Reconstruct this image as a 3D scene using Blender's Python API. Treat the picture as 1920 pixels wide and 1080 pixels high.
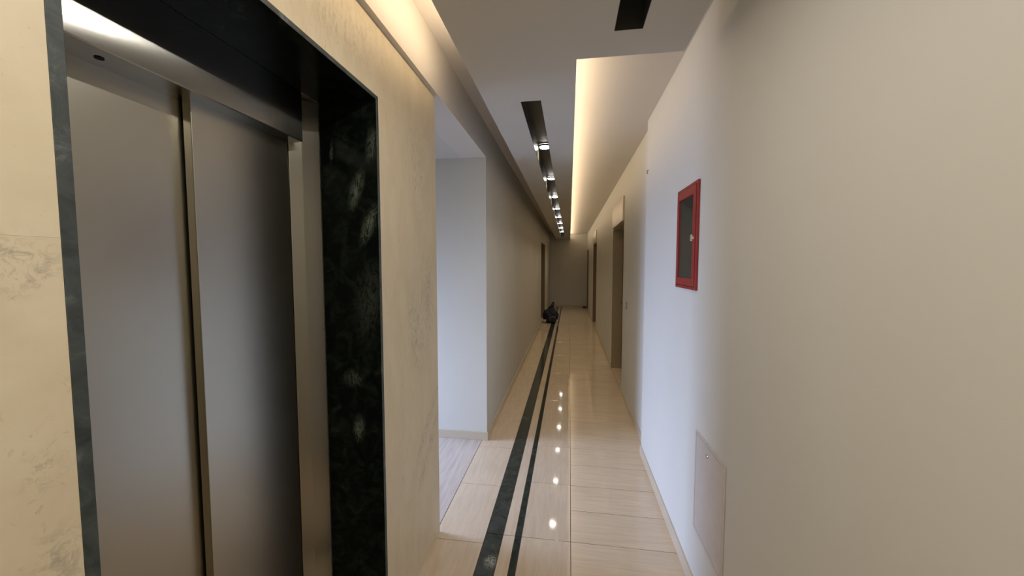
import bpy, bmesh, math, random
from mathutils import Vector, Matrix, noise

random.seed(4)
S = bpy.context.scene
COL = S.collection
for o in list(bpy.data.objects):
    bpy.data.objects.remove(o)

# ------------------------------------------------------------------ camera
H = 1.60
cam = bpy.data.objects.new('camera', bpy.data.cameras.new('camera'))
COL.objects.link(cam)
cam.data.sensor_width = 36.0
cam.data.lens = 36.0 * 714.03 / 1920.0
cam.data.clip_start = 0.02
YAW, PITCH = 0.149239, 0.0611655
cam.location = (0, 0, H)
cam.rotation_euler = (math.pi / 2 - PITCH, 0, YAW)
S.camera = cam

# ------------------------------------------------------------------ exposure, world
S.view_settings.view_transform = 'Standard'
S.view_settings.look = 'None'
S.view_settings.gamma = 1.0
S.view_settings.use_curve_mapping = False
S.view_settings.exposure = 0.0
world = bpy.data.worlds.new('world')
S.world = world
world.use_nodes = True
world.node_tree.nodes['Background'].inputs[0].default_value = (0.55, 0.68, 1.0, 1)
world.node_tree.nodes['Background'].inputs[1].default_value = 0.6


def area(name, loc, direction, sx, sy, power, color, spread=180, shape='RECTANGLE', roll=None):
    l = bpy.data.lights.new(name, 'AREA')
    l.shape = shape
    l.size = sx
    l.size_y = sy
    l.energy = power
    l.color = color
    l.spread = math.radians(spread)
    o = bpy.data.objects.new(name, l)
    COL.objects.link(o)
    o.location = loc
    d = Vector(direction).normalized()
    if roll is None:
        o.rotation_euler = d.to_track_quat('-Z', 'Y').to_euler()
    else:
        # local Y axis along the given direction
        y = Vector(roll).normalized()
        z = -d
        x = y.cross(z).normalized()
        y = z.cross(x)
        o.rotation_euler = Matrix((x, y, z)).transposed().to_euler()
    return o


WARM = (1.0, 0.77, 0.52)
# daylight through the window at the end of the side passage
area('window_daylight', (-3.55, 2.68, 0.90), (1, 0, -0.38), 1.0, 1.25, 58, (0.51, 0.64, 1.0), spread=100)
# unseen fill light added behind the camera to brighten the near walls
area('rear_fill', (0.0, -3.1, 1.35), (0, 1, 0), 1.1, 2.0, 7, (1.0, 0.95, 0.86))
# line lamp in the ceiling slot beside the lift
area('line_lamp_beam', (-0.148, -0.25, 2.528), (0, 0, -1), 0.012, 3.1, 20, (1.0, 0.95, 0.88), roll=(0, 1, 0))
# LED strip lying on the edge of the suspended panel, washing the cove on the right
area('cove_led_right', (-0.005, 8.2, 2.625), (0.75, 0, 0.75), 0.03, 12.6, 26, WARM, roll=(0, 1, 0))
# LED strip in the gap on the left, ends just past the lift
area('cove_led_left', (-0.465, 0.15, 2.625), (-0.75, 0, 0.75), 0.03, 3.6, 13, WARM, roll=(0, 1, 0))

# ------------------------------------------------------------------ materials


def new_mat(name):
    m = bpy.data.materials.new(name)
    m.use_nodes = True
    nt = m.node_tree
    return m, nt, nt.nodes['Principled BSDF']


def N(nt, kind, **kw):
    n = nt.nodes.new(kind)
    for k, v in kw.items():
        if k.startswith('i_'):
            n.inputs[k[2:].replace('_', ' ')].default_value = v
        else:
            setattr(n, k, v)
    return n


def coords(nt, scale=(1, 1, 1), world_space=True, rand=True):
    L = nt.links
    if world_space:
        g = N(nt, 'ShaderNodeNewGeometry')
        src = g.outputs['Position']
    else:
        g = N(nt, 'ShaderNodeTexCoord')
        src = g.outputs['Object']
    if rand:
        oi = N(nt, 'ShaderNodeObjectInfo')
        mu = N(nt, 'ShaderNodeMath', operation='MULTIPLY')
        mu.inputs[1].default_value = 37.0
        L.new(oi.outputs['Random'], mu.inputs[0])
        ad = N(nt, 'ShaderNodeVectorMath', operation='ADD')
        L.new(src, ad.inputs[0])
        L.new(mu.outputs[0], ad.inputs[1])
        src = ad.outputs[0]
    mp = N(nt, 'ShaderNodeMapping')
    mp.inputs['Scale'].default_value = scale
    L.new(src, mp.inputs['Vector'])
    return mp.outputs[0]


def ramp(nt, fac, stops):
    r = N(nt, 'ShaderNodeValToRGB')
    e = r.color_ramp.elements
    while len(e) < len(stops):
        e.new(0.5)
    for i, (p, c) in enumerate(stops):
        e[i].position = p
        e[i].color = (*c, 1) if len(c) == 3 else c
    nt.links.new(fac, r.inputs[0])
    return r.outputs[0]


def tex_noise(nt, vec, scale, detail=4, rough=0.55, dist=0.0):
    n = N(nt, 'ShaderNodeTexNoise')
    n.inputs['Scale'].default_value = scale
    n.inputs['Detail'].default_value = detail
    n.inputs['Roughness'].default_value = rough
    n.inputs['Distortion'].default_value = dist
    nt.links.new(vec, n.inputs['Vector'])
    return n.outputs['Fac']


def mixc(nt, fac, a, b, mode='MIX'):
    m = N(nt, 'ShaderNodeMix', data_type='RGBA', blend_type=mode)
    L = nt.links
    for sock, v in ((m.inputs[0], fac), (m.inputs[6], a), (m.inputs[7], b)):
        if isinstance(v, (int, float)):
            sock.default_value = v
        elif isinstance(v, tuple):
            sock.default_value = (*v, 1) if len(v) == 3 else v
        else:
            L.new(v, sock)
    return m.outputs[2]


def mul(nt, a, b):
    m = N(nt, 'ShaderNodeMath', operation='MULTIPLY')
    for s, v in ((m.inputs[0], a), (m.inputs[1], b)):
        if isinstance(v, (int, float)):
            s.default_value = v
        else:
            nt.links.new(v, s)
    return m.outputs[0]


def addm(nt, a, b):
    m = N(nt, 'ShaderNodeMath', operation='MAXIMUM')
    nt.links.new(a, m.inputs[0])
    nt.links.new(b, m.inputs[1])
    return m.outputs[0]


def bump(nt, bsdf, h, strength, dist=0.01):
    b = N(nt, 'ShaderNodeBump')
    b.inputs['Strength'].default_value = strength
    b.inputs['Distance'].default_value = dist
    nt.links.new(h, b.inputs['Height'])
    nt.links.new(b.outputs[0], bsdf.inputs['Normal'])


def blob(nt, centre, scale):
    """soft ellipsoid mask around a world point (a vein or a chip in the stone)"""
    g = N(nt, 'ShaderNodeNewGeometry')
    s = N(nt, 'ShaderNodeVectorMath', operation='SUBTRACT')
    nt.links.new(g.outputs['Position'], s.inputs[0])
    s.inputs[1].default_value = centre
    rot = N(nt, 'ShaderNodeMapping')
    rot.vector_type = 'TEXTURE'
    rot.inputs['Scale'].default_value = scale[:3]
    if len(scale) > 3:
        rot.inputs['Rotation'].default_value = scale[3:]
    nt.links.new(s.outputs[0], rot.inputs['Vector'])
    ln = N(nt, 'ShaderNodeVectorMath', operation='LENGTH')
    nt.links.new(rot.outputs[0], ln.inputs[0])
    mr = N(nt, 'ShaderNodeMapRange', interpolation_type='SMOOTHSTEP')
    mr.inputs['From Min'].default_value = 1.0
    mr.inputs['From Max'].default_value = 0.0
    nt.links.new(ln.outputs['Value'], mr.inputs['Value'])
    return mr.outputs[0]


def plaster(name, col, rough=0.75, var=0.04):
    m, nt, b = new_mat(name)
    v = coords(nt, (1, 1, 1), rand=False)
    f = tex_noise(nt, v, 1.3, 3)
    d = tuple(c * (1 - var) for c in col)
    c = ramp(nt, f, [(0.3, d), (0.7, col)])
    nt.links.new(c, b.inputs['Base Color'])
    b.inputs['Roughness'].default_value = rough
    f2 = tex_noise(nt, v, 140, 2)
    bump(nt, b, f2, 0.06, 0.002)
    return m


def plain(name, col, rough=0.5, metal=0.0):
    m, nt, b = new_mat(name)
    v = coords(nt, (1, 1, 1), rand=False)
    f = tex_noise(nt, v, 18, 3)
    c = ramp(nt, f, [(0.3, tuple(x * 0.93 for x in col)), (0.7, col)])
    nt.links.new(c, b.inputs['Base Color'])
    b.inputs['Roughness'].default_value = rough
    b.inputs['Metallic'].default_value = metal
    return m


def floor_stone(name, base, dark, vein_scale, rough=0.055):
    m, nt, b = new_mat(name)
    v = coords(nt, vein_scale)
    f = tex_noise(nt, v, 1.0, 6, 0.62, 0.4)
    c = ramp(nt, f, [(0.30, dark), (0.46, tuple((x + y) / 2 for x, y in zip(base, dark))), (0.62, base)])
    v2 = coords(nt, (2.2, 2.2, 2.2))
    f2 = tex_noise(nt, v2, 1.0, 2)
    c = mixc(nt, 0.35, c, ramp(nt, f2, [(0.3, (0.80, 0.80, 0.80)), (0.7, (1.08, 1.06, 1.04))]), 'MULTIPLY')
    v3 = coords(nt, tuple(s * 2.5 for s in vein_scale))
    f3 = tex_noise(nt, v3, 1.0, 5, 0.7, 0.6)
    k = ramp(nt, f3, [(0.26, (1, 1, 1)), (0.33, (0, 0, 0))])
    c = mixc(nt, mul(nt, k, 0.45), c, tuple(x * 0.60 for x in dark))
    nt.links.new(c, b.inputs['Base Color'])
    b.inputs['Roughness'].default_value = rough
    b.inputs['IOR'].default_value = 1.5
    v4 = coords(nt, (1, 1, 1))
    bump(nt, b, tex_noise(nt, v4, 2.6, 1), 0.07, 0.004)
    return m


M = {}
M['wall'] = plaster('wall_paint', (0.65, 0.635, 0.575), 0.62)
M['ceil'] = plaster('ceiling_paint', (0.60, 0.58, 0.53), 0.8)
M['cove'] = plaster('cove_paint', (0.66, 0.62, 0.56), 0.8)
M['tile_x'] = floor_stone('floor_marble_cross_vein', (0.66, 0.54, 0.40), (0.58, 0.455, 0.32), (4.0, 60, 10))
M['tile_y'] = floor_stone('floor_marble_long_vein', (0.66, 0.54, 0.40), (0.58, 0.46, 0.33), (45, 5.0, 10))
M['tile_side'] = floor_stone('floor_marble_grey_vein', (0.60, 0.52, 0.46), (0.46, 0.39, 0.34), (34, 2.6, 10))
M['joint'] = plain('floor_joint', (0.16, 0.115, 0.07), 0.8)
M['skirt'] = plaster('skirting_stone', (0.60, 0.51, 0.39), 0.28, 0.12)
M['door'] = plain('door_dark_wood', (0.10, 0.062, 0.030), 0.45)
M['frame'] = plain('door_frame_cream', (0.38, 0.31, 0.19), 0.42)
M['frame_brown'] = plain('door_frame_brown', (0.24, 0.17, 0.095), 0.45)
M['fascia'] = plain('door_fascia_cream', (0.60, 0.52, 0.40), 0.25)
M['slot'] = plain('slot_black_metal', (0.050, 0.046, 0.038), 0.30, 0.0)
M['red'] = plain('cabinet_red', (0.29, 0.024, 0.022), 0.38)
M['redin'] = plain('cabinet_inside', (0.13, 0.12, 0.075), 0.7)
M['panel'] = plain('access_panel_paint', (0.60, 0.55, 0.52), 0.40)
M['chrome'] = plain('chrome', (0.72, 0.68, 0.62), 0.25, 1.0)
M['gap'] = plain('black_gap', (0.01, 0.01, 0.01), 0.8)
M['grey'] = plain('switch_grey', (0.36, 0.33, 0.29), 0.5)
M['hose'] = plain('canvas_hose', (0.45, 0.40, 0.30), 0.9)
M['navy'] = plain('bag_navy_cloth', (0.014, 0.013, 0.034), 0.7)
M['navy2'] = plain('bag_pocket_cloth', (0.030, 0.026, 0.052), 0.6)
M['white'] = plain('white_plastic', (0.75, 0.70, 0.72), 0.5)
M['rubber'] = plain('black_rubber', (0.012, 0.011, 0.010), 0.6)


def glass():
    m, nt, b = new_mat('cabinet_glass')
    b.inputs['Base Color'].default_value = (0.20, 0.21, 0.17, 1)
    b.inputs['Roughness'].default_value = 0.12
    b.inputs['Alpha'].default_value = 0.14
    v = coords(nt, (1, 1, 1), rand=False)
    r = ramp(nt, tex_noise(nt, v, 30, 3), [(0.3, (0.03,) * 3), (0.7, (0.10,) * 3)])
    nt.links.new(r, b.inputs['Roughness'])
    return m


M['glass'] = glass()


def green_marble(name='green_marble', edge=False, blobs=()):
    m, nt, b = new_mat(name)
    v = coords(nt, (1, 1, 1), rand=False)
    f = tex_noise(nt, v, 16, 7, 0.7, 0.8)
    if edge:
        c = ramp(nt, f, [(0.35, (0.020, 0.028, 0.026)), (0.58, (0.060, 0.072, 0.072)), (0.72, (0.16, 0.18, 0.175))])
    else:
        c = ramp(nt, f, [(0.45, (0.0032, 0.0046, 0.0036)), (0.62, (0.010, 0.014, 0.010)), (0.80, (0.035, 0.045, 0.036))])
    vv = coords(nt, (9, 9, 3.4), rand=False)
    wv = tex_noise(nt, vv, 3.0, 9, 0.72, 1.6)
    sb = N(nt, 'ShaderNodeMath', operation='SUBTRACT')
    nt.links.new(wv, sb.inputs[0])
    sb.inputs[1].default_value = 0.5
    ab = N(nt, 'ShaderNodeMath', operation='ABSOLUTE')
    nt.links.new(sb.outputs[0], ab.inputs[0])
    thin = ramp(nt, ab.outputs[0], [(0.006, (1, 1, 1)), (0.05, (0, 0, 0))])
    cl = ramp(nt, tex_noise(nt, vv, 9, 6, 0.7, 1.0), [(0.40, (0, 0, 0)), (0.75, (0.8, 0.8, 0.8))])
    vein = addm(nt, thin, cl)
    mask = None
    for ctr, sc, amt in blobs:
        k = mul(nt, blob(nt, ctr, sc), amt)
        mask = k if mask is None else addm(nt, mask, k)
    if mask is not None:
        c = mixc(nt, mul(nt, mask, vein), c, (0.15, 0.175, 0.135))
    nt.links.new(c, b.inputs['Base Color'])
    b.inputs['Roughness'].default_value = 0.5 if edge else 0.2
    if not edge:
        b.inputs['Specular IOR Level'].default_value = 0.06
    return m


# veins where the photograph has them on the far jamb (plane Y = 1.435)
M['green'] = green_marble('green_marble', False, [
    ((-0.845, 1.435, 1.90), (0.035, 0.2, 0.11, 0, 0.30, 0), 1.0),
    ((-0.795, 1.435, 1.76), (0.035, 0.2, 0.11, 0, 0.38, 0), 1.0),
    ((-0.775, 1.435, 2.07), (0.035, 0.2, 0.09, 0, 0.15, 0), 0.8),
    ((-0.86, 1.435, 0.92), (0.035, 0.2, 0.08, 0, 0.1, 0), 0.8),
    ((-0.88, 1.435, 1.13), (0.06, 0.2, 0.05, 0, 0.1, 0), 0.5),
    ((-0.80, 1.435, 1.45), (0.10, 0.2, 0.22, 0, 0.1, 0), 0.25),
    ((-0.95, 1.435, 2.05), (0.012, 0.2, 0.06, 0, 0.05, 0), 0.6)])
M['green_edge'] = green_marble('green_marble_edge', True)


def band_marble():
    m, nt, b = new_mat('floor_green_marble')
    v = coords(nt, (1, 1, 1), rand=False)
    f = tex_noise(nt, v, 12, 7, 0.7, 0.8)
    c = ramp(nt, f, [(0.40, (0.020, 0.026, 0.021)), (0.62, (0.042, 0.052, 0.044)), (0.82, (0.11, 0.13, 0.11))])
    wv = tex_noise(nt, v, 55, 6, 0.8, 2.0)
    vein = ramp(nt, wv, [(0.46, (0, 0, 0)), (0.52, (1, 1, 1))])
    c = mixc(nt, mul(nt, blob(nt, (-0.405, 1.925, 0), (0.055, 0.07, 0.3)), vein), c, (0.42, 0.42, 0.38))
    nt.links.new(c, b.inputs['Base Color'])
    b.inputs['Roughness'].default_value = 0.13
    return m


M['band'] = band_marble()


def cream_marble(name, stretch, blobs=(), tint=(1, 1, 1)):
    m, nt, b = new_mat(name)
    v = coords(nt, stretch)
    f = tex_noise(nt, v, 2.0, 6, 0.6, 0.5)
    base = tuple(a * t for a, t in zip((0.74, 0.65, 0.47), tint))
    mid = tuple(a * t for a, t in zip((0.68, 0.575, 0.40), tint))
    c = ramp(nt, f, [(0.30, mid), (0.65, base)])
    v2 = coords(nt, tuple(s * 3.2 for s in stretch))
    fine = tex_noise(nt, v2, 2.6, 8, 0.72, 1.2)
    crack = ramp(nt, fine, [(0.30, (1, 1, 1)), (0.39, (0, 0, 0))])
    c = mixc(nt, mul(nt, crack, 0.55), c, (0.40, 0.31, 0.19))
    vein = ramp(nt, tex_noise(nt, v2, 4.2, 9, 0.78, 0.9), [(0.40, (1, 1, 1)), (0.52, (0, 0, 0))])
    mask = None
    for ctr, sc, amt in blobs:
        k = mul(nt, blob(nt, ctr, sc), amt)
        mask = k if mask is None else addm(nt, mask, k)
    if mask is not None:
        c = mixc(nt, mul(nt, mask, vein), c, (0.36, 0.31, 0.24))
    nt.links.new(c, b.inputs['Base Color'])
    b.inputs['Roughness'].default_value = 0.42
    bump(nt, b, fine, 0.10, 0.003)
    return m


M['cream'] = cream_marble('cream_marble', (3, 5, 1.8), [
    ((-0.755, 1.92, 0.72), (0.3, 0.06, 0.42, -0.8, 0, 0), 1.0),
    ((-0.755, 1.98, 0.62), (0.3, 0.06, 0.40, -0.8, 0, 0), 1.0),
    ((-0.755, 1.95, 1.42), (0.3, 0.14, 0.36, 0.1, 0, 0), 0.9),
    ((-0.755, 1.80, 1.28), (0.3, 0.16, 0.34, 0.2, 0, 0), 0.9),
    ((-0.755, 1.85, 2.05), (0.3, 0.20, 0.36, 0.2, 0, 0), 0.5),
    ((-0.755, 1.25, 2.40), (0.3, 0.50, 0.16, 0.2, 0, 0), 0.5)])
M['cream_near'] = cream_marble('cream_marble_near', (3, 3, 3.2), [
    ((-0.755, 0.42, 1.60), (0.3, 0.07, 0.06), 1.0),
    ((-0.755, 0.44, 1.15), (0.3, 0.05, 0.09), 0.7),
    ((-0.755, 0.43, 1.30), (0.3, 0.04, 0.05), 0.6)])
M['cream_dark'] = cream_marble('cream_marble_darker', (3, 5, 1.8), [], (0.90, 0.90, 0.93))


def steel(name, rough, col, aniso=0.0):
    m, nt, b = new_mat(name)
    v = coords(nt, (1.5, 1.5, 1.5), rand=False)
    f = tex_noise(nt, v, 1.0, 1)
    c = ramp(nt, f, [(0.3, tuple(x * 0.96 for x in col)), (0.7, col)])
    nt.links.new(c, b.inputs['Base Color'])
    b.inputs['Metallic'].default_value = 1.0
    b.inputs['Roughness'].default_value = rough
    if aniso:
        # brushed upright: highlights stretch sideways, along the header
        b.inputs['Anisotropic'].default_value = aniso
        t = N(nt, 'ShaderNodeTangent', direction_type='RADIAL', axis='Z')
        nt.links.new(t.outputs[0], b.inputs['Tangent'])
    return m


M['steel'] = steel('brushed_steel_frame', 0.24, (0.29, 0.275, 0.235))
M['steel_head'] = steel('brushed_steel_header', 0.18, (0.38, 0.37, 0.335), 0.93)
M['steel_door'] = steel('satin_steel_door', 0.31, (0.47, 0.445, 0.37))


def emis(name, col, s):
    m, nt, b = new_mat(name)
    b.inputs['Base Color'].default_value = (0.8, 0.8, 0.8, 1)
    b.inputs['Emission Color'].default_value = (*col, 1)
    b.inputs['Emission Strength'].default_value = s
    return m


M['lamp'] = emis('lamp_lens', (1.0, 0.95, 0.86), 30)
M['line_lamp'] = emis('line_lamp_diffuser', (1.0, 0.94, 0.86), 8.0)

# ------------------------------------------------------------------ mesh helpers


def wpos(p):
    v = Vector((0, 0, 0))
    while p is not None:
        v += p.location
        p = p.parent
    return v


def link(name, bm, mat, parent=None, origin=(0, 0, 0)):
    """bm is in world coordinates; the object's origin goes to `origin`"""
    o0 = Vector(origin)
    bmesh.ops.translate(bm, verts=bm.verts, vec=-o0)
    bmesh.ops.recalc_face_normals(bm, faces=bm.faces)
    me = bpy.data.meshes.new(name)
    bm.to_mesh(me)
    bm.free()
    me.materials.append(mat)
    o = bpy.data.objects.new(name, me)
    COL.objects.link(o)
    o.location = o0 - wpos(parent)
    if parent is not None:
        o.parent = parent
    return o


def bbox(bm, lo, hi):
    vs = [bm.verts.new((x, y, z)) for x in (lo[0], hi[0]) for y in (lo[1], hi[1]) for z in (lo[2], hi[2])]
    for f in ((0, 1, 3, 2), (4, 6, 7, 5), (0, 4, 5, 1), (2, 3, 7, 6), (0, 2, 6, 4), (1, 5, 7, 3)):
        bm.faces.new([vs[i] for i in f])
    return vs


def boxes(name, lst, mat, parent=None, bevel=0.0, origin=None, seg=2):
    bm = bmesh.new()
    for lo, hi in lst:
        lo2 = tuple(min(a, b) for a, b in zip(lo, hi))
        hi2 = tuple(max(a, b) for a, b in zip(lo, hi))
        bbox(bm, lo2, hi2)
    if bevel:
        bmesh.ops.recalc_face_normals(bm, faces=bm.faces)
        bmesh.ops.bevel(bm, geom=list(bm.edges), offset=bevel, segments=seg, affect='EDGES', profile=0.5)
    if origin is None:
        n = len(bm.verts)
        xs = [v.co for v in bm.verts]
        origin = [(min(v[i] for v in xs) + max(v[i] for v in xs)) / 2 for i in range(3)]
    return link(name, bm, mat, parent, origin)


def cyl(bm, c, axis, r1, r2, h, seg=24, caps=True):
    d = Vector(axis).normalized()
    q = Vector((0, 0, 1)).rotation_difference(d).to_matrix().to_4x4()
    mt = Matrix.Translation(Vector(c) + d * h / 2) @ q
    bmesh.ops.create_cone(bm, cap_ends=caps, segments=seg, radius1=r1, radius2=r2, depth=h, matrix=mt)


def tube(bm, pts, r, seg=8):
    rings = []
    for i, p in enumerate(pts):
        a = Vector(pts[max(i - 1, 0)])
        b = Vector(pts[min(i + 1, len(pts) - 1)])
        t = (b - a).normalized()
        u = t.orthogonal().normalized()
        if rings:
            u = (pu - t * pu.dot(t)).normalized()
        pu = u
        w = t.cross(u)
        rings.append([bm.verts.new(Vector(p) + (u * math.cos(k * 2 * math.pi / seg) + w * math.sin(k * 2 * math.pi / seg)) * r) for k in range(seg)])
    for a, b in zip(rings, rings[1:]):
        for k in range(seg):
            bm.faces.new((a[k], a[(k + 1) % seg], b[(k + 1) % seg], b[k]))
    bm.faces.new(rings[0][::-1])
    bm.faces.new(rings[-1])


def struct(o):
    o['kind'] = 'structure'
    return o


def tag(o, label, cat, group=None):
    o['label'] = label
    o['category'] = cat
    if group:
        o['group'] = group
    return o


def empty(name, loc):
    o = bpy.data.objects.new(name, None)
    o.empty_display_size = 0.1
    COL.objects.link(o)
    o.location = loc
    return o


# ------------------------------------------------------------------ dimensions (metres)
YB, YE = -3.2, 14.6            # back and far end
ZC, ZU = 2.54, 2.82            # suspended panel, upper ceiling on the left
ZR = 2.755                     # upper ceiling over the right-hand cove
XL, XM = -0.73, -0.755         # plaster face, marble face
XR1, XR2, YJ = 0.615, 0.66, 3.27
YM, YC = 2.106, 3.319          # side passage from marble end to plaster corner
XW = -3.6

# ------------------------------------------------------------------ room shell
# right wall, near part with the hole for the hose cabinet
CY0, CY1, CZ0, CZ1 = 1.972, 2.282, 1.492, 1.990
struct(boxes('wall_right', [
    ((XR1, YB, 0), (0.95, CY0, ZU)),
    ((XR1, CY1, 0), (0.95, YJ, ZU)),
    ((XR1, CY0, 0), (0.95, CY1, CZ0)),
    ((XR1, CY0, CZ1), (0.95, CY1, ZU)),
], M['wall']))
# right wall, far part, set back 4.5 cm, with three doorways
D1 = (4.87, 6.02)
D2 = (9.60, 10.84)
D3 = (13.55, 14.48)
rb = []
y = YJ
for a, b_ in (D1, D2, D3):
    rb.append(((XR2, y, 0), (0.95, a, ZU)))
    rb.append(((XR2, a, 2.14), (0.95, b_, ZU)))
    y = b_
rb.append(((XR2, y, 0), (0.95, YE, ZU)))
struct(boxes('wall_right', rb, M['wall']))
# left wall beyond the side passage
D4 = (10.02, 11.50)
struct(boxes('wall_left', [
    ((-0.95, YC, 0), (XL, D4[0], ZU)),
    ((-0.95, D4[0], 2.20), (XL, D4[1], ZU)),
    ((-0.95, D4[1], 0), (XL, YE, ZU)),
], M['wall']))
struct(boxes('wall_beam', [((-0.95, YB, ZC), (XL, YC, ZU))], M['cove']))
struct(boxes('wall_end', [((-0.95, YE, 0), (0.95, YE + 0.12, ZU))], M['wall']))
struct(boxes('wall_back', [((-1.0, YB - 0.12, 0), (0.95, YB, ZU))], M['wall']))
struct(boxes('ceiling', [((-0.95, YB, ZU), (-0.08, YE, ZU + 0.1)), ((-0.08, YB, ZR), (0.95, YE, ZU + 0.1))], M['cove']))

# suspended ceiling panel: boxes around the two light slots
PX0, PX1, PX2 = -0.494, 0.024, 0.494
S1 = (0.170, 0.282, -1.6, 1.640)
S2 = (-0.288, -0.170, 2.245, 13.35)
S3 = (-0.170, -0.126, -1.9, 1.335)
YN = 1.832
T = 0.05
pb = [
    # far part, left of the cove
    ((PX0, YN, ZC), (S2[0], YE, ZC + T)),
    ((S2[1], YN, ZC), (PX1, YE, ZC + T)),
    ((S2[0], YN, ZC), (S2[1], S2[2], ZC + T)),
    ((S2[0], S2[3], ZC), (S2[1], YE, ZC + T)),
    # near part, full width
    ((PX0, YB, ZC), (S3[0], YN, ZC + T)),
    ((S3[0], YB, ZC), (S3[1], S3[2], ZC + T)),
    ((S3[0], S3[3], ZC), (S3[1], YN, ZC + T)),
    ((S3[1], YB, ZC), (S1[0], YN, ZC + T)),
    ((S1[0], YB, ZC), (S1[1], S1[2], ZC + T)),
    ((S1[0], S1[3], ZC), (S1[1], YN, ZC + T)),
    ((S1[1], YB, ZC), (PX2, YN, ZC + T)),
    # unseen upstand, added to block the right cove's light from the left gap
    ((-0.10, YN, ZC + T), (-0.08, YE, ZU)),
    ((-0.10, YB, ZC + T), (-0.08, YN, ZU)),
]
struct(boxes('ceiling', pb, M['ceil']))

# side passage towards the window
struct(boxes('wall_passage', [((XW, YC, 0), (-0.95, YC + 0.12, ZC))], M['wall']))
struct(boxes('wall_passage', [((XW, YM - 0.11, 0), (-1.6, YM, ZC))], M['wall']))
struct(boxes('ceiling', [((XW, YM, ZC), (-0.95, YC, ZC + 0.1))], M['ceil']))
struct(boxes('wall_window', [
    ((XW - 0.12, YM - 0.12, 0), (XW, YM + 0.02, ZC)),
    ((XW - 0.12, YC - 0.08, 0), (XW, YC + 0.12, ZC)),
    ((XW - 0.12, YM + 0.02, 0), (XW, YC - 0.08, 0.25)),
    ((XW - 0.12, YM + 0.02, 2.10), (XW, YC - 0.08, ZC)),
], M['wall']))
w = struct(empty('window_1', (XW, 2.68, 0.25)))
y0, y1 = YM + 0.02, YC - 0.08
boxes('window_frame', [((XW - 0.11, y0, 0.25), (XW - 0.06, y0 + 0.05, 2.10)), ((XW - 0.11, y1 - 0.05, 0.25), (XW - 0.06, y1, 2.10)),
                       ((XW - 0.11, y0 + 0.05, 0.25), (XW - 0.06, y1 - 0.05, 0.30)), ((XW - 0.11, y0 + 0.05, 2.05), (XW - 0.06, y1 - 0.05, 2.10)),
                       ((XW - 0.11, 2.66, 0.30), (XW - 0.06, 2.70, 2.05))], M['white'], w)

# ------------------------------------------------------------------ marble clad wall with the lift niche
BY0, BY1, BZ = 0.468, 1.453, 2.262
mw = struct(boxes('wall_left_marble', [
    ((-1.6, YB, 0), (-0.775, BY0, ZC)),
    ((-1.6, BY1, 0), (-0.775, YM, ZC)),
    ((-1.6, BY0, BZ), (-0.775, BY1, ZC)),
    ((-1.6, BY0, 0), (-1.22, BY1, BZ)),
], M['cream_dark']))
g = 0.0001


def slab(y0, y1, z0, z1, mat):
    boxes('marble_slab', [((-0.775, y0 + g, z0 + g), (XM, y1 - g, z1 - g))], mat, mw, bevel=0.0002, seg=1)


slab(BY1, YM, 0, 0.46, M['cream'])
slab(BY1, YM, 0.46, BZ, M['cream'])
slab(BY1, YM, BZ, ZC, M['cream'])
slab(BY0, BY1, BZ, ZC, M['cream'])
slab(-0.45, BY0, 0, 0.62, M['cream_near'])
slab(-0.45, BY0, 0.62, 1.64, M['cream_near'])
slab(-0.45, BY0, 1.64, ZC, M['cream_near'])
for a, b_ in ((YB, -1.9), (-1.9, -0.45)):
    for c_, d_ in ((0, 0.62), (0.62, 1.64), (1.64, ZC)):
        slab(a, b_, c_, d_, M['cream_near'])

# green marble lining of the niche
XS = -0.9995
tr = struct(empty('trim_1', (XM, (BY0 + BY1) / 2, 0)))
ja = boxes('marble_jamb', [((XS, BY1 - 0.018, 0), (XM + 0.001, BY1, BZ - 0.016))], M['green'], tr, bevel=0.0008, seg=1)
jb = boxes('marble_jamb', [((XS, BY0, 0), (XM + 0.001, BY0 + 0.020, BZ - 0.016))], M['green'], tr, bevel=0.0008, seg=1)
hd = boxes('marble_lintel', [((XS, BY0, BZ - 0.016), (XM + 0.001, BY1, BZ))], M['green'], tr, bevel=0.0008, seg=1)
for o, nx in ((ja, 1), (jb, 1), (hd, 1)):
    o.data.materials.append(M['green_edge'])
    for p in o.data.polygons:
        if p.normal.x > 0.6:
            p.material_index = 1

# ------------------------------------------------------------------ lift door
lift = tag(empty('elevator_door', (XS, 0.96, 0)), 'closed two-panel brushed steel lift door framed in dark green marble', 'elevator')
JY0, JY1 = 0.590, 1.332
ZH = 2.062
IY0, IY1 = BY0 + 0.020, BY1 - 0.018
ZT = BZ - 0.016


def jamb(pts):
    bm = bmesh.new()
    lo = [bm.verts.new((x, y, 0)) for x, y in pts]
    hi = [bm.verts.new((x, y, ZT - 0.001)) for x, y in pts]
    for i in range(len(pts)):
        j = (i + 1) % len(pts)
        bm.faces.new((lo[i], lo[j], hi[j], hi[i]))
    bm.faces.new(lo)
    bm.faces.new(hi[::-1])
    bmesh.ops.recalc_face_normals(bm, faces=bm.faces)
    bmesh.ops.bevel(bm, geom=list(bm.edges), offset=0.0016, segments=2, affect='EDGES', profile=0.5)
    return link('side_frame', bm, M['steel'], lift, (XS, sum(p[1] for p in pts) / len(pts), 0))


# splayed frame: the face leans back towards the door leaves
jamb([(-1.10, 1.330), (-1.058, 1.332), (-1.031, 1.370), (XS, IY1 - 0.002), (-1.10, IY1 - 0.002)])
jamb([(-1.125, IY0 + 0.002), (XS, IY0 + 0.002), (-1.031, 0.565), (-1.092, 0.590), (-1.125, 0.590)])
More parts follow.
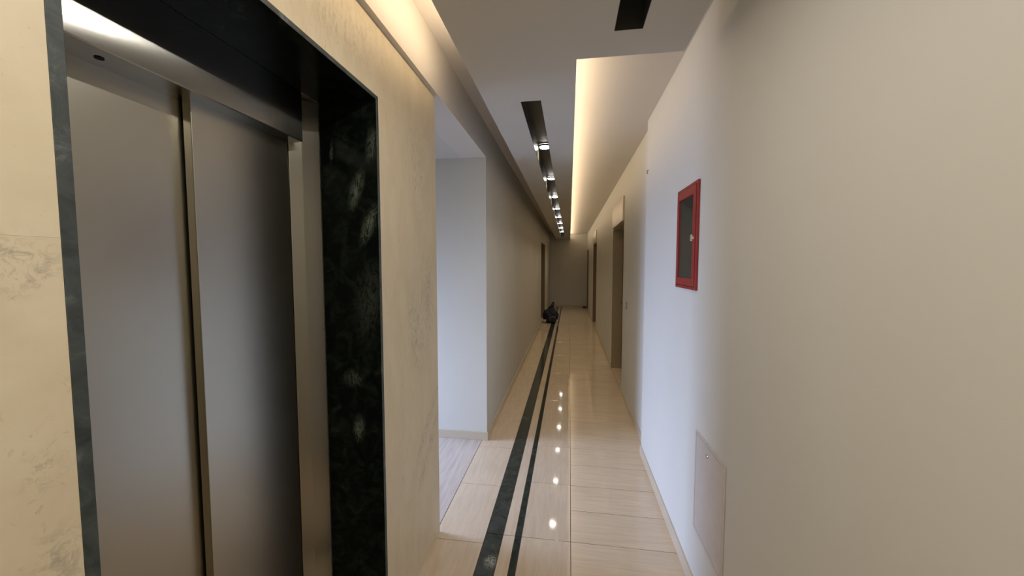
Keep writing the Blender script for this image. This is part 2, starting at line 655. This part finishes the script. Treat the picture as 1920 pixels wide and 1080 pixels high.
# header with a softly rolled lower face
bm = bmesh.new()
prof = [(-1.10, ZT - 0.001), (XS + 0.002, ZT - 0.001), (XS + 0.002, ZH + 0.003), (XS - 0.001, ZH), (-1.10, ZH)]
ra = [bm.verts.new((x, JY0 + 0.001, z)) for x, z in prof]
rb2 = [bm.verts.new((x, JY1 + 0.004 if x < -1.05 else JY1, z)) for x, z in prof]
for i in range(len(prof)):
    j = (i + 1) % len(prof)
    bm.faces.new((ra[i], ra[j], rb2[j], rb2[i]))
bm.faces.new(ra)
bm.faces.new(rb2[::-1])
header = link('header', bm, M['steel_head'], lift, (XS, 0.96, 2.15))
bm = bmesh.new()
cyl(bm, (-1.045, 0.735, ZH), (0, 0, -1), 0.0085, 0.0085, 0.002, 20)
link('release_hole', bm, M['gap'], header, (-1.045, 0.735, ZH))
YP = 0.953
dr = boxes('door_panel', [((-1.085, YP, 0.012), (-1.058, JY1 - 0.004, ZH - 0.004 + 0.02))], M['steel_door'], lift, bevel=0.002)
dl = boxes('door_panel', [((-1.119, JY0 - 0.02, 0.012), (-1.092, YP + 0.03, ZH + 0.03))], M['steel_door'], lift, bevel=0.002)
boxes('sill', [((-1.15, IY0, 0), (-1.02, IY1, 0.010))], M['steel'], lift, bevel=0.001)
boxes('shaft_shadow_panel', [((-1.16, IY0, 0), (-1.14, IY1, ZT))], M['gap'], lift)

# ------------------------------------------------------------------ floor
floor = struct(boxes('floor', [((XW, YM - 0.1, -0.12), (-1.6, YC + 0.1, -0.013)), ((-1.6, YB, -0.12), (0.95, YE, -0.013))], M['joint'], origin=(0, 0, 0)))
jt = 0.0017
cache = {}


def tile(name, x0, x1, y0, y1, mat, tilt=0.0006):
    key = (name, round(x1 - x0, 3), round(y1 - y0, 3), mat.name)
    cx, cy = (x0 + x1) / 2, (y0 + y1) / 2
    if key in cache:
        o = cache[key].copy()
        COL.objects.link(o)
        o.location = (cx, cy, -0.0065)
    else:
        o = boxes(name, [((x0 + jt, y0 + jt, -0.013), (x1 - jt, y1 - jt, 0.0))], mat, floor, bevel=0.0007, seg=1)
        cache[key] = o
    o.parent = floor
    o.rotation_euler = (random.uniform(-tilt, tilt), random.uniform(-tilt, tilt), 0)
    return o


SB0, SB1, ST0, ST1, XJ = -0.476, -0.373, -0.302, -0.264, 0.022
TL = 0.286
# right column, cross-veined tiles
y = 2.135 - 12 * TL
while y < YE - 0.01:
    y1 = min(y + TL, YE)
    if y < YJ < y1 - 0.02:
        tile('tile', XJ, XR1, y, YJ, M['tile_x'])
        tile('tile', XJ, XR2, YJ, y1, M['tile_x'])
    else:
        tile('tile', XJ, XR1 if y1 <= YJ + 0.03 else XR2, y, y1, M['tile_x'])
    y += TL
# centre column
y = 2.135 - 6 * TL * 2
while y < YE - 0.01:
    tile('tile', ST1, XJ, y, min(y + 2 * TL, YE), M['tile_y'])
    y += 2 * TL
# left column next to the walls
y = 2.05 - 6 * TL * 2
while y < YE - 0.01:
    y1 = min(y + 2 * TL, YE)
    if y < YC - 0.05:
        tile('tile', -0.775 if y1 > YM - 0.06 else XM, SB0, y, min(y1, YC) if y1 > YC + 0.05 else y1, M['tile_y'])
        if y1 > YC + 0.05:
            tile('tile', XL, SB0, YC, y1, M['tile_y'])
    else:
        tile('tile', XL, SB0, y, y1, M['tile_y'])
    y += 2 * TL
# strips
y = 2.135 - 3 * TL * 4
while y < YE - 0.01:
    y1 = min(y + 4 * TL, YE)
    tile('dark_strip', SB0, SB1, y, y1, M['band'], 0.0003)
    tile('light_strip', SB1, ST0, y, y1, M['tile_y'], 0.0003)
    tile('narrow_dark_strip', ST0, ST1, y, y1, M['band'], 0.0003)
    y += 4 * TL
# side passage
x = -0.775
while x > XW + 0.01:
    x1 = max(x - 0.60, XW)
    tile('tile', x1, x, YM, YC, M['tile_side'])
    x -= 0.60
boxes('niche_floor', [((-1.22, IY0, -0.013), (-0.775, IY1, 0.0))], M['tile_y'], floor)

# ------------------------------------------------------------------ skirting


def skirting(name, lo, hi):
    struct(boxes(name, [(lo, hi)], M['skirt'], bevel=0.002))


SK = 0.075
skirting('baseboard_right', (XR1 - 0.011, YB, 0), (XR1, YJ, SK))
for a, b_ in ((YJ, D1[0]), (D1[1], D2[0]), (D2[1], D3[0])):
    skirting('baseboard_right', (XR2 - 0.011, a, 0), (XR2, b_, SK))
skirting('baseboard_left', (XL, YC, 0), (XL + 0.011, D4[0], SK))
skirting('baseboard_left', (XL, D4[1], 0), (XL + 0.011, YE, SK))
skirting('baseboard_end', (XL + 0.012, YE - 0.011, 0), (XR2 - 0.012, YE, SK))
skirting('baseboard_passage', (XW, YC - 0.011, 0), (XL + 0.011, YC, SK))

# ------------------------------------------------------------------ doorways


def doorway(num, side, y0, y1, ztop, fascia=True, fm='frame'):
    xw = XR2 if side > 0 else XL
    r = struct(empty('door_%d' % num, (xw, (y0 + y1) / 2, 0)))
    f = lambda d: xw + side * d
    # recessed leaf
    leaf = boxes('door_leaf', [((f(0.145), y0, 0.0), (f(0.185), y1, ztop))], M['door'], r)
    boxes('handle', [((f(0.105), y1 - 0.10, 1.02), (f(0.143), y1 - 0.085, 1.04)), ((f(0.105), y1 - 0.20, 1.02), (f(0.12), y1 - 0.10, 1.04))], M['chrome'], leaf)
    # jamb lining and head
    boxes('door_jamb', [((f(-0.004), y1 - 0.02, 0), (f(0.145), y1, ztop - 0.02))], M[fm], r, bevel=0.001, seg=1)
    boxes('door_jamb', [((f(0.004), y0, 0), (f(0.145), y0 + 0.02, ztop - 0.02))], M[fm], r, bevel=0.001, seg=1)
    boxes('door_head', [((f(0.002), y0, ztop - 0.02), (f(0.145), y1, ztop))], M[fm], r, bevel=0.001, seg=1)
    boxes('threshold', [((f(0.0), y0, -0.013), (f(0.145), y1, 0.0))], M['tile_y'], r)
    if fascia:
        boxes('fascia', [((f(-0.022), y0 - 0.03, ztop), (f(0.0), y1 - 0.01, ztop + 0.30))], M['fascia'], r, bevel=0.003)


doorway(1, 1, *D1, 2.14)
doorway(2, 1, *D2, 2.14, True, 'frame_brown')
doorway(3, 1, *D3, 2.14, False, 'frame_brown')
doorway(4, -1, *D4, 2.20, False, 'frame_brown')

# ------------------------------------------------------------------ ceiling slots and lamps


def channel(name, s, label, depth=0.13):
    x0, x1, y0, y1 = s
    r = tag(empty(name, ((x0 + x1) / 2, (y0 + y1) / 2, ZC)), label, 'light channel')
    t = 0.002
    zt = ZC + depth
    for nm, lo, hi in (('channel_side', (x0, y0, ZC + 0.0005), (x0 + t, y1, zt)), ('channel_side', (x1 - t, y0, ZC + 0.0005), (x1, y1, zt)),
                       ('channel_end', (x0 + t, y0, ZC + 0.0005), (x1 - t, y0 + t, zt)), ('channel_end', (x0 + t, y1 - t, ZC + 0.0005), (x1 - t, y1, zt)),
                       ('channel_top', (x0, y0, zt), (x1, y1, zt + t))):
        boxes(nm, [(lo, hi)], M['slot'], r)
    return r


channel('light_channel', S2, 'long black recessed slot running down the corridor ceiling with spotlights in it')
channel('light_channel', S1, 'short dark recessed ceiling slot near the camera, no lamp lit in it')
c3 = channel('light_channel', S3, 'lit ceiling slot above the lift front, just outside the photo')
boxes('diffuser', [((S3[0] + 0.014, S3[2] + 0.01, ZC + 0.002), (S3[1] - 0.014, S3[3] - 0.006, ZC + 0.010))], M['line_lamp'], c3)

ZLAMP = 2.655
ords = ['nearest', 'second nearest', 'third nearest', 'fourth nearest', 'fifth nearest', 'sixth nearest', 'seventh nearest', 'eighth nearest', 'ninth nearest']
XC2 = (S2[0] + S2[1]) / 2
lamp_proto = None
for i in range(8):
    ly = 3.50 + i * 1.27
    if lamp_proto is None:
        r = empty('spotlight', (XC2, ly, ZLAMP))
        bm = bmesh.new()
        cyl(bm, (XC2, ly, ZLAMP - 0.002), (0, 0, 1), 0.055, 0.055, 0.016, 28, False)
        cyl(bm, (XC2, ly, ZLAMP - 0.002), (0, 0, 1), 0.055, 0.050, 0.002, 28, False)
        hs = link('housing', bm, M['slot'], r, (XC2, ly, ZLAMP))
        bm = bmesh.new()
        cyl(bm, (XC2, ly, ZLAMP - 0.008), (0, 0, 1), 0.040, 0.045, 0.010, 28)
        ln = link('lens', bm, M['lamp'], r, (XC2, ly, ZLAMP))
        lamp_proto = r
    else:
        r = lamp_proto.copy()
        COL.objects.link(r)
        r.location = (XC2, ly, ZLAMP)
        for ch in list(lamp_proto.children):
            c = ch.copy()
            COL.objects.link(c)
            c.parent = r
    tag(r, 'round lit spotlight in the black ceiling slot, %s to the lift' % ords[i], 'spotlight', 'spotlights in the black ceiling slot')
    area('spot_beam', (XC2, ly, ZLAMP - 0.016), (0, 0, -1), 0.07, 0.07, 2.3, (1.0, 0.83, 0.58), 120, 'DISK')

# ------------------------------------------------------------------ fire hose cabinet
cab = tag(empty('fire_hose_cabinet', (XR1, (CY0 + CY1) / 2, CZ0)), 'red metal fire hose cabinet with glazed door on the right wall', 'fire cabinet')
X0 = XR1
d = 0.20
# body sunk in the wall
boxes('body', [((X0 + d - 0.004, CY0 + 0.002, CZ0 + 0.002), (X0 + d, CY1 - 0.002, CZ1 - 0.002)),
               ((X0, CY0 + 0.001, CZ0 + 0.001), (X0 + d, CY0 + 0.005, CZ1 - 0.001)),
               ((X0, CY1 - 0.005, CZ0 + 0.001), (X0 + d, CY1 - 0.001, CZ1 - 0.001)),
               ((X0, CY0 + 0.005, CZ0 + 0.001), (X0 + d, CY1 - 0.005, CZ0 + 0.005)),
               ((X0, CY0 + 0.005, CZ1 - 0.005), (X0 + d, CY1 - 0.005, CZ1 - 0.001))], M['redin'], cab)
# outer frame, proud of the wall
fo, fw = 0.018, 0.014
A0, A1, B0, B1 = CY0 - fo, CY1 + fo, CZ0 - fo, CZ1 + fo
xf = X0 - 0.012


def ring(name, x0, x1, a0, a1, b0, b1, wd, mat, parent, bevel=0.0015):
    bm = bmesh.new()
    lay = []
    for x in (x0, x1):
        o_ = [bm.verts.new((x, *p)) for p in ((a0, b0), (a1, b0), (a1, b1), (a0, b1))]
        wa = wd if isinstance(wd, tuple) else (wd,) * 4   # y0, y1, z0, z1
        i_ = [bm.verts.new((x, *p)) for p in ((a0 + wa[0], b0 + wa[2]), (a1 - wa[1], b0 + wa[2]), (a1 - wa[1], b1 - wa[3]), (a0 + wa[0], b1 - wa[3]))]
        lay.append((o_, i_))
    for k in range(4):
        j = (k + 1) % 4
        for o_, i_ in lay:
            bm.faces.new((o_[k], o_[j], i_[j], i_[k]))
        bm.faces.new((lay[0][0][k], lay[0][0][j], lay[1][0][j], lay[1][0][k]))
        bm.faces.new((lay[0][1][k], lay[0][1][j], lay[1][1][j], lay[1][1][k]))
    bmesh.ops.recalc_face_normals(bm, faces=bm.faces)
    if bevel:
        bmesh.ops.bevel(bm, geom=list(bm.edges), offset=bevel, segments=2, affect='EDGES', profile=0.5)
    return link(name, bm, mat, parent, ((x0 + x1) / 2, (a0 + a1) / 2, (b0 + b1) / 2))


ring('outer_frame', xf, X0 - 0.0003, A0, A1, B0, B1, 0.015, M['red'], cab)
door = ring('cabinet_door', xf - 0.004, xf + 0.009, A0 + 0.018, A1 - 0.018, B0 + 0.018, B1 - 0.018, (0.038, 0.028, 0.038, 0.042), M['red'], cab, 0.002)
boxes('glass', [((xf + 0.003, A0 + 0.054, B0 + 0.054), (xf + 0.006, A1 - 0.044, B1 - 0.058))], M['glass'], door)
bm = bmesh.new()
yc, zc = A0 + 0.036, (B0 + B1) / 2 - 0.01
cyl(bm, (xf - 0.004, yc, zc), (-1, 0, 0), 0.010, 0.009, 0.006, 18)
bbox(bm, (xf - 0.018, yc - 0.004, zc - 0.016), (xf - 0.009, yc + 0.004, zc + 0.016))
link('door_latch', bm, M['chrome'], door, (xf, yc, zc))
# hose reel inside
rc = Vector((X0 + 0.10, (CY0 + CY1) / 2 + 0.01, 1.76))
bm = bmesh.new()
cyl(bm, rc + Vector((-0.035, 0, 0)), (1, 0, 0), 0.11, 0.11, 0.006, 28)
cyl(bm, rc + Vector((0.03, 0, 0)), (1, 0, 0), 0.11, 0.11, 0.006, 28)
cyl(bm, rc + Vector((-0.04, 0, 0)), (1, 0, 0), 0.03, 0.03, 0.08, 18)
reel = link('hose_reel', bm, M['red'], cab, rc)
bm = bmesh.new()
pts = []
for k in range(90):
    a = k * 0.28
    pts.append(rc + Vector((-0.022 + 0.045 * (k % 30) / 30, math.cos(a) * 0.085, math.sin(a) * 0.085)))
pts += [rc + Vector((0.0, 0.085, -0.02)), rc + Vector((-0.01, 0.09, -0.12)), rc + Vector((-0.02, 0.07, -0.22))]
tube(bm, pts, 0.011, 8)
link('hose', bm, M['hose'], cab, rc)
bm = bmesh.new()
cyl(bm, (X0 + 0.08, rc.y + 0.07, 1.51), (0, 0, 1), 0.010, 0.018, 0.06, 16)
link('nozzle', bm, M['chrome'], cab, (X0 + 0.08, rc.y + 0.07, 1.51))

# ------------------------------------------------------------------ access panel low on the right wall
ap = tag(empty('access_panel', (XR1, 1.73, 0.33)), 'pale rectangular metal access panel low on the right wall near the camera', 'access panel')
P0, P1, Q0, Q1 = 1.553, 1.902, 0.325, 0.808
ring('panel_frame', XR1 - 0.006, XR1 - 0.0003, P0, P1, Q0, Q1, 0.010, M['panel'], ap, 0.001)
boxes('panel_backing', [((XR1 - 0.001, P0 + 0.010, Q0 + 0.010), (XR1 - 0.0002, P1 - 0.010, Q1 - 0.010))], M['gap'], ap)
pd = boxes('panel_door', [((XR1 - 0.0055, P0 + 0.0125, Q0 + 0.0125), (XR1 - 0.0012, P1 - 0.0125, Q1 - 0.0125))], M['panel'], ap, bevel=0.001)
bm = bmesh.new()
cyl(bm, (XR1 - 0.0055, 1.742, 0.755), (-1, 0, 0), 0.010, 0.009, 0.004, 20)
lk = link('lock', bm, M['chrome'], pd, (XR1 - 0.006, 1.742, 0.755))

# ------------------------------------------------------------------ small wall items
sw = tag(empty('light_switch', (XR2, 4.535, 1.13)), 'small grey switch plate on the right wall before the first doorway', 'light switch')
boxes('plate', [((XR2 - 0.008, 4.500, 1.09), (XR2 - 0.0003, 4.570, 1.17))], M['grey'], sw, bevel=0.002)
boxes('rocker', [((XR2 - 0.012, 4.515, 1.11), (XR2 - 0.0085, 4.555, 1.15))], M['white'], sw, bevel=0.001)

bm = bmesh.new()
bx, by, bz = XR1, 3.20, 2.335
tube(bm, [(bx + 0.002, by, bz + 0.012), (bx - 0.010, by, bz + 0.012), (bx - 0.014, by - 0.004, bz + 0.004), (bx - 0.012, by - 0.012, bz - 0.010), (bx - 0.008, by - 0.012, bz - 0.020)], 0.0028, 8)
hk = link('wall_hook', bm, M['rubber'], None, (bx, by, bz))
tag(hk, 'tiny bent metal hook high on the right wall above the red cabinet', 'hook')

# ------------------------------------------------------------------ bag slumped at the left doorway
bag = tag(empty('duffel_bag', (-0.52, 10.55, 0)), 'dark navy slumped bag on the floor by the left far doorway', 'bag')
bm = bmesh.new()
bmesh.ops.create_icosphere(bm, subdivisions=5, radius=1.0)
for v in bm.verts:
    p = v.co.copy()
    top = max(0.0, p.z)
    sx = 0.205 * (1 - 0.35 * top ** 1.5)
    sy = 0.17 * (1 - 0.45 * top ** 1.5)
    q = Vector((p.x * sx, p.y * sy, p.z * 0.25))
    # flatten the underside, box out the flanks
    q.x *= 1 + 0.10 * (1 - abs(p.z))
    q.z = max(q.z, -0.195)
    # peak where the straps bunch
    pk = math.exp(-(((p.x - 0.25) / 0.22) ** 2 + (p.y / 0.5) ** 2)) * top
    q.z += pk * 0.07
    n = noise.noise(p * 2.2) * 0.028 + noise.noise(p * 6.0) * 0.009
    fold = abs(math.sin(p.x * 5 + p.z * 7 + noise.noise(p * 2) * 3)) * 0.010
    q += p.normalized() * (n - fold)
    q.z = max(q.z, -0.195)
    v.co = q + Vector((-0.505, 10.56, 0.196))
bo = link('bag_body', bm, M['navy'], bag, (-0.505, 10.56, 0))
for p in bo.data.polygons:
    p.use_smooth = True
bm = bmesh.new()
tube(bm, [(-0.50, 10.50, 0.40), (-0.475, 10.48, 0.49), (-0.445, 10.49, 0.560), (-0.425, 10.52, 0.575), (-0.415, 10.55, 0.53), (-0.43, 10.58, 0.46), (-0.45, 10.60, 0.39)], 0.016, 8)
link('strap', bm, M['navy'], bag, (-0.45, 10.54, 0.45))
bm = bmesh.new()
bmesh.ops.create_icosphere(bm, subdivisions=4, radius=1.0)
for v in bm.verts:
    p = v.co.copy()
    s = [math.copysign(abs(c) ** 0.7, c) for c in p]
    v.co = Vector((s[0] * 0.125, s[1] * 0.05, s[2] * 0.085)) + Vector((-0.455, 10.385, 0.115)) + p * noise.noise(p * 3) * 0.012
    v.co.z = max(v.co.z, 0.012)
pk = link('front_pocket', bm, M['navy2'], bag, (-0.455, 10.385, 0.115))
for p in pk.data.polygons:
    p.use_smooth = True
boxes('white_tag', [((-0.665, 10.372, 0.045), (-0.615, 10.378, 0.105))], M['white'], bag)

ds = boxes('door_mat', [((0.50, 14.25, 0.0), (0.64, 14.52, 0.035))], M['rubber'], None, bevel=0.006)
tag(ds, 'small low black mat in the far right corner of the corridor floor', 'mat')
